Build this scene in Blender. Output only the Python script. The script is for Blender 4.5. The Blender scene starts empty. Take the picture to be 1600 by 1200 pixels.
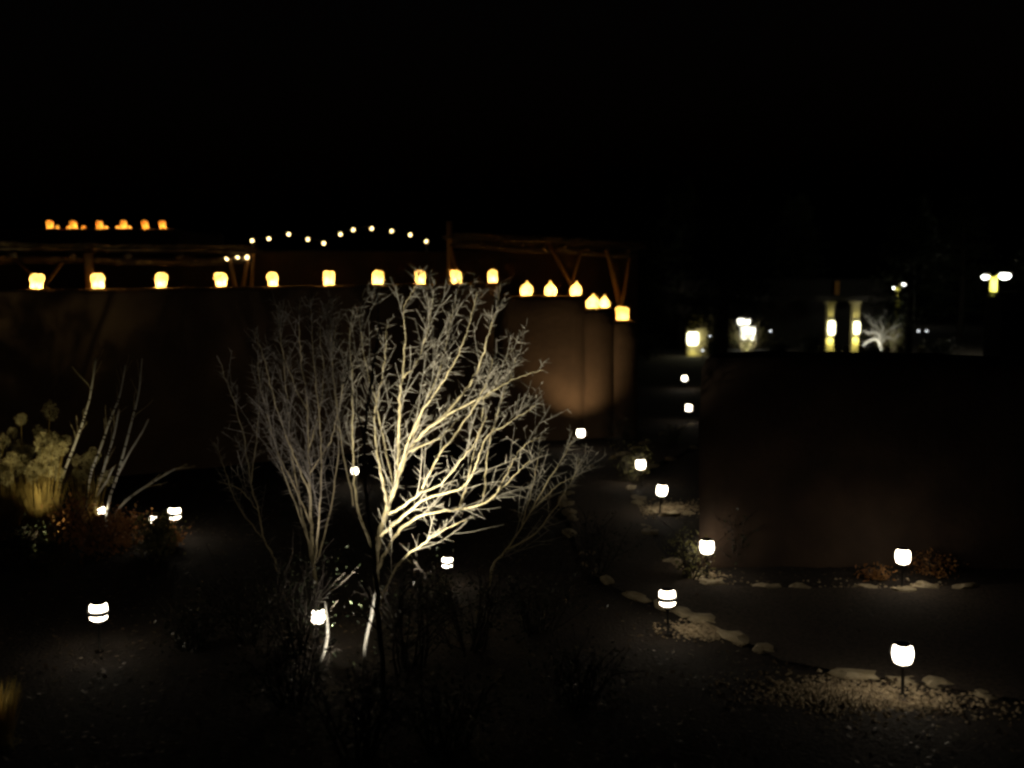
import bpy, bmesh, math, random
from mathutils import Vector, Matrix, noise

R = math.radians
random.seed(7)
S = bpy.context.scene
COL = S.collection

# ------------------------------------------------------------------ camera
CAMZ = 4.0
F = 1555.0
PITCH = math.atan(150 / F)
cam_d = bpy.data.cameras.new('camera')
cam = bpy.data.objects.new('camera', cam_d)
COL.objects.link(cam)
cam.location = (0, 0, CAMZ)
cam.rotation_euler = (math.pi / 2 - PITCH, 0, 0)
cam_d.sensor_width = 36
cam_d.lens = 36 * F / 1600
cam_d.clip_end = 2000
cam_d.dof.use_dof = True
cam_d.dof.focus_distance = 12.4
cam_d.dof.aperture_fstop = 0.65
S.camera = cam

# ------------------------------------------------------------------ world
W = bpy.data.worlds.new('World')
S.world = W
W.use_nodes = True
wn = W.node_tree
sky = wn.nodes.new('ShaderNodeTexSky')
sky.sky_type = 'NISHITA'
sky.sun_disc = False
sky.sun_elevation = R(-3)
sky.sun_rotation = R(200)
bg = wn.nodes['Background']
wn.links.new(sky.outputs[0], bg.inputs[0])
bg.inputs[1].default_value = 0.009

sun_d = bpy.data.lights.new('moon', 'SUN')
sun_d.energy = 0.004
sun_d.angle = R(0.5)
sun_d.color = (1.0, 0.93, 0.85)
sun_o = bpy.data.objects.new('moon', sun_d)
COL.objects.link(sun_o)
sun_o.rotation_euler = (R(50), 0, R(200))

vs = S.view_settings
vs.view_transform = 'Standard'
vs.look = 'None'
vs.exposure = 0
vs.gamma = 1
vs.use_curve_mapping = False
S.cycles.use_denoising = True
S.cycles.sample_clamp_indirect = 4
S.cycles.filter_width = 2.6
S.cycles.max_bounces = 5
S.cycles.transparent_max_bounces = 12


# ------------------------------------------------------------------ helpers
def ray(px, py):
    u, v = (px - 800) / F, (600 - py) / F
    c, s = math.cos(PITCH), math.sin(PITCH)
    return Vector((u, c + v * s, -s + v * c))


def at(px, py, Y):
    d = ray(px, py)
    return Vector((0, 0, CAMZ)) + d * (Y / d.y)


def atz(px, py, z):
    d = ray(px, py)
    return Vector((0, 0, CAMZ)) + d * ((z - CAMZ) / d.z)


def tag(o, label=None, cat=None, group=None, kind=None):
    if label: o['label'] = label
    if cat: o['category'] = cat
    if group: o['group'] = group
    if kind: o['kind'] = kind
    return o


def thing(name, label, cat, loc=(0, 0, 0), rz=0, group=None):
    o = bpy.data.objects.new(name, None)
    COL.objects.link(o)
    o.empty_display_size = 0.2
    o.location = loc
    o.rotation_euler = (0, 0, rz)
    return tag(o, label, cat, group)


def mesh_obj(name, me, mat, parent=None, smooth=True):
    o = bpy.data.objects.new(name, me)
    COL.objects.link(o)
    if mat and not me.materials: me.materials.append(mat)
    if smooth:
        for p in me.polygons: p.use_smooth = True
    if parent: o.parent = parent
    return o


class MB:
    def __init__(self):
        self.v, self.f = [], []

    def add(self, vs_, fs_):
        n = len(self.v)
        self.v += [tuple(p) for p in vs_]
        self.f += [tuple(i + n for i in f) for f in fs_]

    def box(self, c, s, rot=None):
        c = Vector(c)
        P = []
        for x in (-1, 1):
            for y in (-1, 1):
                for z in (-1, 1):
                    q = Vector((x * s[0] / 2, y * s[1] / 2, z * s[2] / 2))
                    if rot: q = rot @ q
                    P.append(c + q)
        self.add(P, [(0, 1, 3, 2), (4, 6, 7, 5), (0, 4, 5, 1), (2, 3, 7, 6), (0, 2, 6, 4), (1, 5, 7, 3)])

    def tube(self, pts, rad, n=6, cap=True):
        pts = [Vector(p) for p in pts]
        if not isinstance(rad, (list, tuple)): rad = [rad] * len(pts)
        vs_, fs_ = [], []
        up = None
        for i, p in enumerate(pts):
            t = (pts[min(i + 1, len(pts) - 1)] - pts[max(i - 1, 0)])
            t = t.normalized() if t.length > 1e-9 else Vector((0, 0, 1))
            if up is None:
                up = t.orthogonal().normalized()
            else:
                up = up - t * up.dot(t)
                up = up.normalized() if up.length > 1e-6 else t.orthogonal().normalized()
            b = t.cross(up)
            for k in range(n):
                a = 2 * math.pi * k / n
                vs_.append(p + (up * math.cos(a) + b * math.sin(a)) * rad[i])
        for i in range(len(pts) - 1):
            for k in range(n):
                k2 = (k + 1) % n
                fs_.append((i * n + k, i * n + k2, (i + 1) * n + k2, (i + 1) * n + k))
        if cap:
            fs_.append(tuple(range(n - 1, -1, -1)))
            fs_.append(tuple((len(pts) - 1) * n + k for k in range(n)))
        self.add(vs_, fs_)

    def spur(self, p, q, r):
        d = q - p
        u = d.orthogonal().normalized() * r
        w = d.normalized().cross(u)
        self.add([p + u, p - u * .5 + w * .86, p - u * .5 - w * .86, q], [(0, 1, 3), (1, 2, 3), (2, 0, 3)])

    def lathe(self, prof, n=16, c=(0, 0, 0)):
        c = Vector(c)
        vs_, fs_ = [], []
        for r, z in prof:
            for k in range(n):
                a = 2 * math.pi * k / n
                vs_.append(c + Vector((r * math.cos(a), r * math.sin(a), z)))
        for i in range(len(prof) - 1):
            for k in range(n):
                k2 = (k + 1) % n
                fs_.append((i * n + k, i * n + k2, (i + 1) * n + k2, (i + 1) * n + k))
        self.add(vs_, fs_)

    def mesh(self, name):
        me = bpy.data.meshes.new(name)
        me.from_pydata(self.v, [], self.f)
        me.update()
        return me

    def build(self, name, mat, parent=None, smooth=True):
        return mesh_obj(name, self.mesh(name), mat, parent, smooth)


def copy_tree(o, parent=None):
    c = o.copy()
    COL.objects.link(c)
    if parent: c.parent = parent
    for ch in list(o.children): copy_tree(ch, c)
    return c


def light(name, kind, loc, energy, color, parent=None, radius=0.05, **kw):
    d = bpy.data.lights.new(name, kind)
    d.energy = energy
    d.color = color
    d.shadow_soft_size = radius
    o = bpy.data.objects.new(name, d)
    COL.objects.link(o)
    o.location = loc
    if parent: o.parent = parent
    for k, v in kw.items(): setattr(d, k, v)
    return o


def aim(o, src, dst):
    o.rotation_euler = (Vector(dst) - Vector(src)).to_track_quat('-Z', 'Y').to_euler()


# ------------------------------------------------------------------ materials
def mat(name, c1, c2=None, scale=6.0, rough=0.9, bump=0.0, bscale=40.0, spec=0.3, detail=6, stretch=None, metal=0.0, coords='Object'):
    m = bpy.data.materials.new(name)
    m.use_nodes = True
    nt = m.node_tree
    b = nt.nodes['Principled BSDF']
    b.inputs['Roughness'].default_value = rough
    b.inputs['Specular IOR Level'].default_value = spec
    b.inputs['Metallic'].default_value = metal
    tc = nt.nodes.new('ShaderNodeTexCoord')
    mp = nt.nodes.new('ShaderNodeMapping')
    nt.links.new(tc.outputs[coords], mp.inputs[0])
    if stretch: mp.inputs['Scale'].default_value = stretch
    if c2 is None: c2 = tuple(x * 0.6 for x in c1)
    n = nt.nodes.new('ShaderNodeTexNoise')
    n.inputs['Scale'].default_value = scale
    n.inputs['Detail'].default_value = detail
    nt.links.new(mp.outputs[0], n.inputs['Vector'])
    r = nt.nodes.new('ShaderNodeValToRGB')
    r.color_ramp.elements[0].position = 0.3
    r.color_ramp.elements[1].position = 0.7
    r.color_ramp.elements[0].color = (*c1, 1)
    r.color_ramp.elements[1].color = (*c2, 1)
    nt.links.new(n.outputs[0], r.inputs[0])
    nt.links.new(r.outputs[0], b.inputs['Base Color'])
    if bump:
        n2 = nt.nodes.new('ShaderNodeTexNoise')
        n2.inputs['Scale'].default_value = bscale
        n2.inputs['Detail'].default_value = 8
        nt.links.new(mp.outputs[0], n2.inputs['Vector'])
        bp = nt.nodes.new('ShaderNodeBump')
        bp.inputs['Strength'].default_value = bump
        bp.inputs['Distance'].default_value = 0.03
        nt.links.new(n2.outputs[0], bp.inputs['Height'])
        nt.links.new(bp.outputs[0], b.inputs['Normal'])
    return m


def emit(name, color, strength):
    m = bpy.data.materials.new(name)
    m.use_nodes = True
    nt = m.node_tree
    nt.nodes.clear()
    e = nt.nodes.new('ShaderNodeEmission')
    e.inputs[0].default_value = (*color, 1)
    e.inputs[1].default_value = strength
    o = nt.nodes.new('ShaderNodeOutputMaterial')
    nt.links.new(e.outputs[0], o.inputs[0])
    return m


def paper(name, color, through=0.12):
    m = bpy.data.materials.new(name)
    m.use_nodes = True
    nt = m.node_tree
    nt.nodes.clear()
    tl = nt.nodes.new('ShaderNodeBsdfTranslucent')
    tl.inputs[0].default_value = (*color, 1)
    df = nt.nodes.new('ShaderNodeBsdfDiffuse')
    df.inputs[0].default_value = (*color, 1)
    tr = nt.nodes.new('ShaderNodeBsdfTransparent')
    tr.inputs[0].default_value = (1, .8, .5, 1)
    m1 = nt.nodes.new('ShaderNodeMixShader')
    m1.inputs[0].default_value = 0.25
    m2 = nt.nodes.new('ShaderNodeMixShader')
    m2.inputs[0].default_value = through
    o = nt.nodes.new('ShaderNodeOutputMaterial')
    nt.links.new(tl.outputs[0], m1.inputs[1])
    nt.links.new(df.outputs[0], m1.inputs[2])
    nt.links.new(m1.outputs[0], m2.inputs[1])
    nt.links.new(tr.outputs[0], m2.inputs[2])
    nt.links.new(m2.outputs[0], o.inputs[0])
    return m


def leafmat(name, c1, c2, rough=0.5, spec=0.4, transl=0.3):
    m = mat(name, c1, c2, scale=3.0, rough=rough, spec=spec)
    nt = m.node_tree
    b = nt.nodes['Principled BSDF']
    out = nt.nodes['Material Output']
    tl = nt.nodes.new('ShaderNodeBsdfTranslucent')
    mx = nt.nodes.new('ShaderNodeMixShader')
    mx.inputs[0].default_value = transl
    src = b.inputs['Base Color'].links[0].from_socket
    nt.links.new(src, tl.inputs[0])
    nt.links.new(b.outputs[0], mx.inputs[1])
    nt.links.new(tl.outputs[0], mx.inputs[2])
    nt.links.new(mx.outputs[0], out.inputs[0])
    return m


M_earth = mat('earth', (.02, .0155, .0125), (.036, .027, .021), 2.5, .95, .8, 25)
M_path = mat('path_fines', (.04, .03, .023), (.10, .076, .058), 22, .95, .9, 70)
M_gravel = mat('gravel', (.16, .12, .07), (.62, .5, .33), 14, .8, .2, 60)
M_stone = mat('sandstone', (.30, .24, .14), (.52, .44, .3), 4, .85, .5, 18)
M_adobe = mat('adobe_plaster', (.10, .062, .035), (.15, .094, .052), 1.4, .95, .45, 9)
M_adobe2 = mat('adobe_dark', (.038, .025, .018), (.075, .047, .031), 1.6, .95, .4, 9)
M_timber = mat('weathered_timber', (.42, .23, .10), (.55, .33, .16), 5, .8, .5, 20, stretch=(1, 1, .15))
M_greylog = mat('grey_log', (.10, .075, .055), (.16, .125, .09), 5, .85, .5, 20)
M_brush = mat('dry_brush', (.16, .12, .08), (.26, .21, .15), 10, .9)
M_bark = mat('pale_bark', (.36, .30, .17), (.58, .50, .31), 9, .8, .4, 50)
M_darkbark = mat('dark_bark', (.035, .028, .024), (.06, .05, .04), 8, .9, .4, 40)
M_twig = mat('pale_twig', (.20, .18, .145), (.35, .32, .265), 6, .75)
M_aspen = mat('aspen_bark', (.62, .60, .53), (.5, .48, .40), 4, .7, .2, 30)
M_metal = mat('bronze_metal', (.02, .018, .016), (.03, .027, .024), 10, .7, 0, spec=.2, metal=.0)
M_white_metal = mat('yellow_painted_metal', (.72, .66, .12), (.66, .6, .1), 4, .5)
M_lens = emit('lamp_lens', (1.0, .87, .66), 13)
M_lens_cool = emit('cool_lamp_lens', (.93, .97, 1.0), 4)
M_bulb = emit('bulb', (1.0, .72, .30), 6)
M_head = emit('street_lamp_lens', (1.0, 1.0, .9), 14)
M_paper = paper('lantern_paper', (1.0, .80, .42), .05)
M_paper_dim = paper('dim_lantern_paper', (1.0, .52, .14), .05)  # deeper orange tint put into the paper so the far lanterns glow dimmer
M_wax = mat('wax', (.8, .7, .5), (.75, .65, .45), 5, .5)
M_flame = emit('flame', (1.0, .7, .3), 60)
M_sand = mat('sand', (.4, .3, .2), (.5, .4, .28), 20, .95)
M_leaf_dark = leafmat('dark_leaf', (.02, .028, .016), (.035, .04, .02), .35, .5)
M_leaf_warm = leafmat('autumn_leaf', (.30, .13, .05), (.42, .23, .08), .6, .3, .45)
M_leaf_olive = leafmat('olive_leaf', (.14, .14, .05), (.22, .2, .09), .6, .3)
M_litter = leafmat('dry_leaf', (.04, .026, .016), (.13, .09, .055), .6, .3, .1)
M_seed = leafmat('seed_head', (.46, .40, .20), (.58, .52, .30), .9, .1)
M_straw = leafmat('straw', (.42, .30, .09), (.52, .40, .14), .8, .2)
M_pine = leafmat('needle', (.03, .04, .02), (.055, .06, .03), .7, .2, .15)
M_stucco = mat('stucco', (.42, .36, .18), (.48, .42, .24), 2, .95, .3, 15)
M_black = mat('dark_board', (.02, .018, .016), (.03, .026, .022), 3, .9)
M_glass_lit = emit('lit_window', (1.0, .97, .78), 6)


# ------------------------------------------------------------------ ground
PATH_L = [(14, 8.2), (7, 9.0), (4.95, 9.35), (4.2, 9.72), (3.5, 10.02), (2.9, 10.38), (2.3, 11.7), (1.35, 13.0), (1.0, 15), (1.0, 18),
          (1.3, 21), (2.7, 23.8), (3.9, 26.5), (5.6, 29.5), (6.4, 33), (7.1, 40), (8.2, 52)]
PATH_R = [(14, 13.1), (7, 13.2), (5.2, 13.0), (4.2, 13.0), (3.4, 13.0), (2.75, 13.15), (2.35, 13.9), (2.25, 15.2), (2.28, 16.5), (2.32, 18),
          (2.5, 21), (4.1, 23.8), (5.3, 26.5), (6.9, 29.5), (7.8, 33), (8.6, 40), (9.7, 52)]


def dist_path(x, y):
    # signed-ish distance to the path strip (0 inside)
    best = 99
    for pl in (PATH_L, PATH_R):
        for (a, b) in zip(pl, pl[1:]):
            ax, ay = a; bx, by = b
            dx, dy = bx - ax, by - ay
            t = max(0, min(1, ((x - ax) * dx + (y - ay) * dy) / (dx * dx + dy * dy)))
            best = min(best, math.hypot(x - ax - t * dx, y - ay - t * dy))
    return best


def in_path(x, y):
    poly = PATH_L + PATH_R[::-1]
    c = False
    j = len(poly) - 1
    for i in range(len(poly)):
        xi, yi = poly[i]; xj, yj = poly[j]
        if (yi > y) != (yj > y) and x < (xj - xi) * (y - yi) / (yj - yi) + xi: c = not c
        j = i
    return c


def gh(x, y):
    if y > 34 or abs(x) > 22: return 0
    if in_path(x, y): return -0.02
    d = dist_path(x, y)
    m = min(1, d / 0.8)
    h = 0.10 * noise.noise(Vector((x * .5, y * .5, 3))) + .04 * noise.noise(Vector((x * 2.1, y * 2.1, 1)))
    e = min(1, max(0, (34 - y) / 4)) * min(1, max(0, (22 - abs(x)) / 4))
    return (h * .8 + .02) * m * e - .02 * (1 - m)


def axis(lo, hi, step, outs):
    a = []
    x = lo
    while x < hi + 1e-6:
        a.append(x); x += step
    return [-o for o in outs[::-1]] + a + outs


xs = axis(-22, 22, .4, [26, 35, 60, 120, 300, 700])
ys = [-300, -60, -10] + [1 + .35 * i for i in range(97)] + [36, 40, 50, 70, 110, 200, 400, 900]
g = MB()
g.v = [(x, y, gh(x, y)) for y in ys for x in xs]
nx = len(xs)
g.f = [(j * nx + i, j * nx + i + 1, (j + 1) * nx + i + 1, (j + 1) * nx + i) for j in range(len(ys) - 1) for i in range(nx - 1)]
ground = g.build('ground', M_earth)
tag(ground, 'dark bare garden earth around the path', kind='structure')

p = MB()


def resample(pl, n):
    L = [0]
    for a, b in zip(pl, pl[1:]): L.append(L[-1] + math.hypot(b[0] - a[0], b[1] - a[1]))
    out = []
    for i in range(n):
        s = L[-1] * i / (n - 1)
        k = 0
        while k < len(pl) - 2 and L[k + 1] < s: k += 1
        t = (s - L[k]) / (L[k + 1] - L[k])
        out.append((pl[k][0] + (pl[k + 1][0] - pl[k][0]) * t, pl[k][1] + (pl[k + 1][1] - pl[k][1]) * t))
    return out


# strip of quads between matching boundary points
for (a, b) in zip(list(zip(PATH_L, PATH_R)), list(zip(PATH_L, PATH_R))[1:]):
    for s in range(3):
        t0, t1 = s / 3, (s + 1) / 3
        q = []
        for (l, r), tt in ((a, t0), (a, t1), (b, t1), (b, t0)):
            q.append((l[0] + (r[0] - l[0]) * tt, l[1] + (r[1] - l[1]) * tt, .012))
        p.add(q, [(0, 1, 2, 3)])
path = p.build('path', M_path, smooth=False)
tag(path, 'brown crushed stone garden path between the lamps', kind='structure')


def stone_mesh(seed, flat=.3):
    rnd = random.Random(seed)
    bm = bmesh.new()
    bmesh.ops.create_icosphere(bm, subdivisions=2, radius=.5)
    for v in bm.verts:
        n = noise.noise(v.co * 2.2 + Vector((seed * 7.3, 0, 0)))
        v.co *= 1 + .5 * n + .25 * noise.cell(v.co * 2.4 + Vector((seed * 3.1, 5, 0))) - .12
        v.co.z *= flat
        if v.co.z > flat * .38: v.co.z = flat * .38 + (v.co.z - flat * .38) * .2
    me = bpy.data.meshes.new('edging_stone')
    bm.to_mesh(me)
    bm.free()
    me.materials.append(M_stone)
    return me


STONES = [stone_mesh(i) for i in range(6)]


def edging(pl, side, y_max, gap=.12):
    rnd = random.Random(side * 13 + 5)
    L = 0
    seg = list(zip(pl, pl[1:]))
    for (a, b) in seg:
        d = math.hypot(b[0] - a[0], b[1] - a[1])
        t = rnd.uniform(0, .3)
        while t < d:
            ln = rnd.uniform(.22, .58)
            x = a[0] + (b[0] - a[0]) * min(1, (t + ln / 2) / d)
            y = a[1] + (b[1] - a[1]) * min(1, (t + ln / 2) / d)
            t += ln + rnd.uniform(.0, .16)
            if y > y_max or x > 9 or rnd.random() < gap: continue
            o = bpy.data.objects.new('edging_stone', STONES[rnd.randrange(6)])
            COL.objects.link(o)
            o.parent = path
            o.location = (x + rnd.uniform(-.06, .06), y + rnd.uniform(-.08, .08), rnd.uniform(-.015, .02))
            o.rotation_euler = (rnd.uniform(-.08, .08), rnd.uniform(-.08, .08), math.atan2(b[1] - a[1], b[0] - a[0]) + rnd.uniform(-.15, .15))
            o.scale = (ln * 1.05, rnd.uniform(.2, .34), rnd.uniform(.28, .5))


edging(PATH_L[:7], 0, 34, .08)
edging(PATH_L[6:], 4, 30, .5)
edging(PATH_R, 1, 30, .5)
# stone rim of the planting bed beyond the corner
edging([(2.35, 17.6), (2.9, 17.35), (3.5, 17.4), (4.2, 17.7)], 2, 30, .0)


def gravel(name, label, spots, n, seed):
    rnd = random.Random(seed)
    b = MB()
    for i in range(n):
        x0, y0, rx, ry = spots[rnd.randrange(len(spots))]
        a, q = rnd.uniform(0, 6.283), min(1.6, abs(rnd.gauss(0, .6)) + .2 * rnd.random())
        x, y = x0 + rx * q * math.cos(a), y0 + ry * q * math.sin(a)
        r = rnd.uniform(.008, .028)
        z = gh(x, y) + r * .3
        P = []
        for d in ((1, 0, 0), (-1, 0, 0), (0, 1, 0), (0, -1, 0), (0, 0, .7), (0, 0, -.7)):
            P.append((x + r * (d[0] + rnd.uniform(-.3, .3)), y + r * (d[1] + rnd.uniform(-.3, .3)), z + r * (d[2] + rnd.uniform(-.2, .2))))
        b.add(P, [(0, 2, 4), (2, 1, 4), (1, 3, 4), (3, 0, 4), (2, 0, 5), (1, 2, 5), (3, 1, 5), (0, 3, 5)])
    o = b.build(name, M_gravel, smooth=False)
    return tag(o, label, 'gravel', kind='stuff')


gravel('gravel', 'loose pale gravel strewn beside the stone edged path', [(3.2, 9.55, .75, .45), (3.7, 9.3, 1.1, .5), (2.3, 11.4, .4, .3), (4.9, 12.8, 1.0, .4),
       (2.9, 17.8, .8, .5), (2.4, 13.4, .6, .5), (3.4, 9.5, .9, .4)], 8000, 3)


def litter():
    rnd = random.Random(77)
    b = MB()
    for i in range(9000):
        x, y = rnd.uniform(-8, 6.5), 6.5 + 14 * rnd.random() ** 1.3
        if in_path(x, y) and rnd.random() < .8: continue
        z = gh(x, y) + .015 + rnd.random() * .02
        a = rnd.uniform(0, 6.283)
        L = rnd.uniform(.03, .075)
        d = Vector((math.cos(a), math.sin(a), rnd.uniform(-.3, .5)))
        s_ = Vector((-math.sin(a), math.cos(a), rnd.uniform(-.4, .4))) * L * .3
        q = Vector((x, y, z))
        b.add([q, q + d * L * .5 + s_, q + d * L, q + d * L * .5 - s_], [(0, 1, 2), (0, 2, 3)])
    o = b.build('leaf_litter', M_litter, smooth=False)
    tag(o, 'dry fallen leaves scattered over the dark garden beds', 'leaf litter', kind='stuff')


litter()


# ------------------------------------------------------------------ adobe building
def adobe(name, foot, z0, z1, m, parent, rough=.035, step=.35, rnd_r=.12, wavy=.03):
    """hand plastered mass: closed footprint (counter-clockwise), top height z1 (number or function of x, y)"""
    fz = z1 if callable(z1) else (lambda x, y: z1)
    ring = []
    for i, a in enumerate(foot):
        b = foot[(i + 1) % len(foot)]
        d = math.hypot(b[0] - a[0], b[1] - a[1])
        n = max(1, int(d / step))
        for k in range(n):
            t = k / n
            ring.append(Vector((a[0] + (b[0] - a[0]) * t, a[1] + (b[1] - a[1]) * t, 0)))
    N = len(ring)
    nor = []
    for i in range(N):
        t = ring[(i + 1) % N] - ring[i - 1]
        nor.append(Vector((t.y, -t.x, 0)).normalized())
    zs = []
    H = 8
    b = MB()
    levels = [(k / H, 0) for k in range(H)] + [('t', -rnd_r, 0), ('t', -rnd_r * .35, .3), ('t', -.02, .75), ('t', 0, 1.4)]
    for lv in levels:
        for i in range(N):
            q = ring[i]
            zt = fz(q.x, q.y) + wavy * noise.noise(Vector((q.x * .8, q.y * .8, 9)))
            if lv[0] == 't':
                z, ins = zt + lv[1], lv[2] * rnd_r
            else:
                z, ins = z0 + (zt - rnd_r * 1.2 - z0) * lv[0], 0
            w = q - nor[i] * ins
            w = Vector((w.x, w.y, z))
            w += nor[i] * rough * (noise.noise(w * .7) + .5 * noise.noise(w * 2.3))
            b.v.append(tuple(w))
    for L in range(len(levels) - 1):
        for i in range(N):
            j = (i + 1) % N
            b.f.append((L * N + i, L * N + j, (L + 1) * N + j, (L + 1) * N + i))
    b.f.append(tuple((len(levels) - 1) * N + i for i in range(N)))
    return b.build(name, m, parent)


ad = thing('adobe_building', 'long brown adobe building with lanterns along its roof edge', 'building', (-4, 26, 0))
INV = Matrix.Translation((4, -26, 0))


def under(o, par):
    o.parent = par
    o.matrix_parent_inverse = Matrix.Translation(-Vector(par.location))
    return o


def wall_top(x, y): return 3.97 + (x + 9.55) / 9.1 * .16


A0, A1 = Vector((-15, 16.4)), Vector((-.3, 26.13))
dA = (A1 - A0).normalized()
nA = Vector((-dA.y, dA.x))


def offs(p, d): return (p.x + nA.x * d, p.y + nA.y * d)


under(adobe('wall', [tuple(A0), tuple(A1), offs(A1, .6), offs(A0, .6)], -.2, wall_top, M_adobe, None), ad)
under(adobe('terrace', [offs(A0, .55), (-.6, 26.6), (3.1, 27.0), (3.1, 32.5), (-3, 32.5), (-16.4, 24.3)], -.2, 3.0, M_adobe, None), ad)
under(adobe('wall', [(-.45, 26.0), (1.9, 26.02), (1.9, 27.4), (-.45, 27.3)], -.2, 3.8, M_adobe, None), ad)
under(adobe('wall', [(1.75, 26.06), (2.68, 26.1), (2.68, 27.4), (1.75, 27.4)], -.2, 3.47, M_adobe, None), ad)
under(adobe('wall', [(2.55, 26.1), (3.32, 26.16), (3.32, 27.4), (2.55, 27.4)], -.2, 3.15, M_adobe, None), ad)
# back wall of the terrace
under(adobe('back_wall', [(-16.4, 24.3), (-3, 31.6), (4.0, 31.8), (4.0, 32.6), (-3.2, 32.5), (-16.8, 25.0)], 2.9, lambda x, y: 5.0 + .012 * (x + 16), M_adobe, None), ad)


# upper block far left
ub = thing('adobe_block', 'tall adobe block behind the terrace at far left carrying small lanterns', 'building', (-14, 35.5, 0))
under(adobe('wall', [(-20, 33.6), (-11.2, 33.6), (-11.2, 39), (-20, 39)], -.2, 5.98, M_adobe, None), ub)
under(adobe('parapet', [(-20, 38.2), (-11.2, 38.2), (-11.2, 39), (-20, 39)], 5.8, 6.1, M_adobe, None), ub)


# ------------------------------------------------------------------ ramadas with V-struts
def ramada(name, label, fa, fb, depth, za, zb, struts, posts, nviga):
    """fa, fb: front edge end points (x, y); depth backwards; za, zb roof height at the two ends"""
    root = thing(name, label, 'pergola', (fa[0], fa[1], 3.0))
    fa, fb = Vector(fa), Vector(fb)
    d = (fb - fa).normalized()
    n = Vector((-d.y, d.x))
    L = (fb - fa).length
    beam = MB()
    pts = []
    for k in range(9):
        t = k / 8
        q = fa + (fb - fa) * t
        pts.append((q.x, q.y, za + (zb - za) * t - .17 + .03 * math.sin(k * 1.7)))
    beam.tube(pts, [.09 + .01 * math.sin(k * 2) for k in range(9)], 10)
    under(beam.build('front_beam', M_greylog), root)
    for k in range(nviga):
        t = (k + .5) / nviga
        q = fa + (fb - fa) * t
        z = za + (zb - za) * t - .03
        v = MB()
        v.tube([(q.x - n.x * .35, q.y - n.y * .35, z - .03), (q.x + n.x * depth, q.y + n.y * depth, z + .04)], [.06, .065], 8)
        under(v.build('viga', M_greylog), root)
    nl = 9
    for k in range(nl):
        s = -.25 + (depth + .2) * k / (nl - 1)
        v = MB()
        a, b = fa + n * s - d * .2, fb + n * s + d * .2
        v.tube([(a.x, a.y, za + .06), ((a.x + b.x) / 2, (a.y + b.y) / 2, (za + zb) / 2 + .07), (b.x, b.y, zb + .06)], .035, 6)
        under(v.build('crosspole', M_greylog), root)
    rb = MB()
    rnd = random.Random(len(label))
    for k in range(int(L * 260)):
        t, s = rnd.random(), rnd.uniform(-.35, depth)
        q = fa + (fb - fa) * t + n * s
        z = za + (zb - za) * t + .10 + rnd.uniform(0, .09)
        a = rnd.gauss(0, .5)
        dd = (d * math.cos(a) + n * math.sin(a)) * rnd.uniform(.15, .45)
        rb.spur(Vector((q.x, q.y, z)), Vector((q.x + dd.x, q.y + dd.y, z + rnd.uniform(-.05, .08))), .008)
    o = under(rb.build('brush_covering', M_brush, smooth=False), root)
    o['kind'] = 'stuff'
    for (p0, p1, r) in struts:
        v = MB()
        p0, p1 = Vector(p0), Vector(p1)
        q = p1 + (p1 - p0) * ((p1.z - 3.0) / (p0.z - p1.z))
        mid = (p0 + q) / 2 + Vector((.02, 0, 0))
        v.tube([p0, mid, q], [r * .85, r, r * 1.1], 10)
        under(v.build('strut', M_timber), root)
    for (p0, r) in posts:
        v = MB()
        v.tube([(p0[0], p0[1], 2.98), (p0[0] + .01, p0[1], (3 + p0[2]) / 2), p0], [r * 1.1, r, r], 12)
        under(v.build('post', M_timber), root)
    return root


def par_y(px, off):
    # depth at which the view ray of column px meets the parapet line shifted back by off
    o0 = Vector(offs(A0, off))
    r = (px - 800) / F / ray(px, 450).y
    # x = r*y ; x = o0.x + s*dA.x ; y = o0.y + s*dA.y
    s = (r * o0.y - o0.x) / (dA.x - r * dA.y)
    return o0.y + s * dA.y


yl = par_y(392, 1.5)
LF1 = (at(392, 390, yl).x, yl)
LF0 = (offs(A0, 1.5)[0] + 1.0, offs(A0, 1.5)[1] + .66)
st = []
for a, b, r in (((358, 398), (366, 447), .055), ((388, 400), (379, 447), .06), ((396, 396), (392, 447), .05), ((104, 402), (70, 445), .05), ((20, 402), (66, 445), .05)):
    Y = par_y(a[0], 1.45)
    st.append((at(*a, Y), at(*b, Y), r))
Y = par_y(138, 1.0)
ramada('timber_ramada', 'timber ramada with brush roof behind the long lantern row, at left', LF0, LF1, 2.4, at(20, 399, par_y(20, 1.5)).z, at(392, 397, yl).z, st,
       [(tuple(at(138, 396, Y)), .1)], 9)
st = []
for a, b, r in (((856, 379), (890, 442), .06), ((908, 392), (893, 442), .04), ((948, 390), (967, 472), .075), ((985, 403), (973, 464), .055), ((704, 385), (716, 440), .05)):
    st.append((at(*a, 28.1), at(*b, 28.0), r))
ramada('timber_ramada', 'timber ramada with brush roof and slanting poles behind the stepped wall', (-1.75, 28.3), (3.55, 28.3), 3.3, at(700, 374, 28.3).z, at(995, 390, 28.3).z, st,
       [(tuple(at(702, 346, 28.3)), .08)], 9)

# ------------------------------------------------------------------ paper lanterns
FLAME = (1.0, .63, .23)


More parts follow.
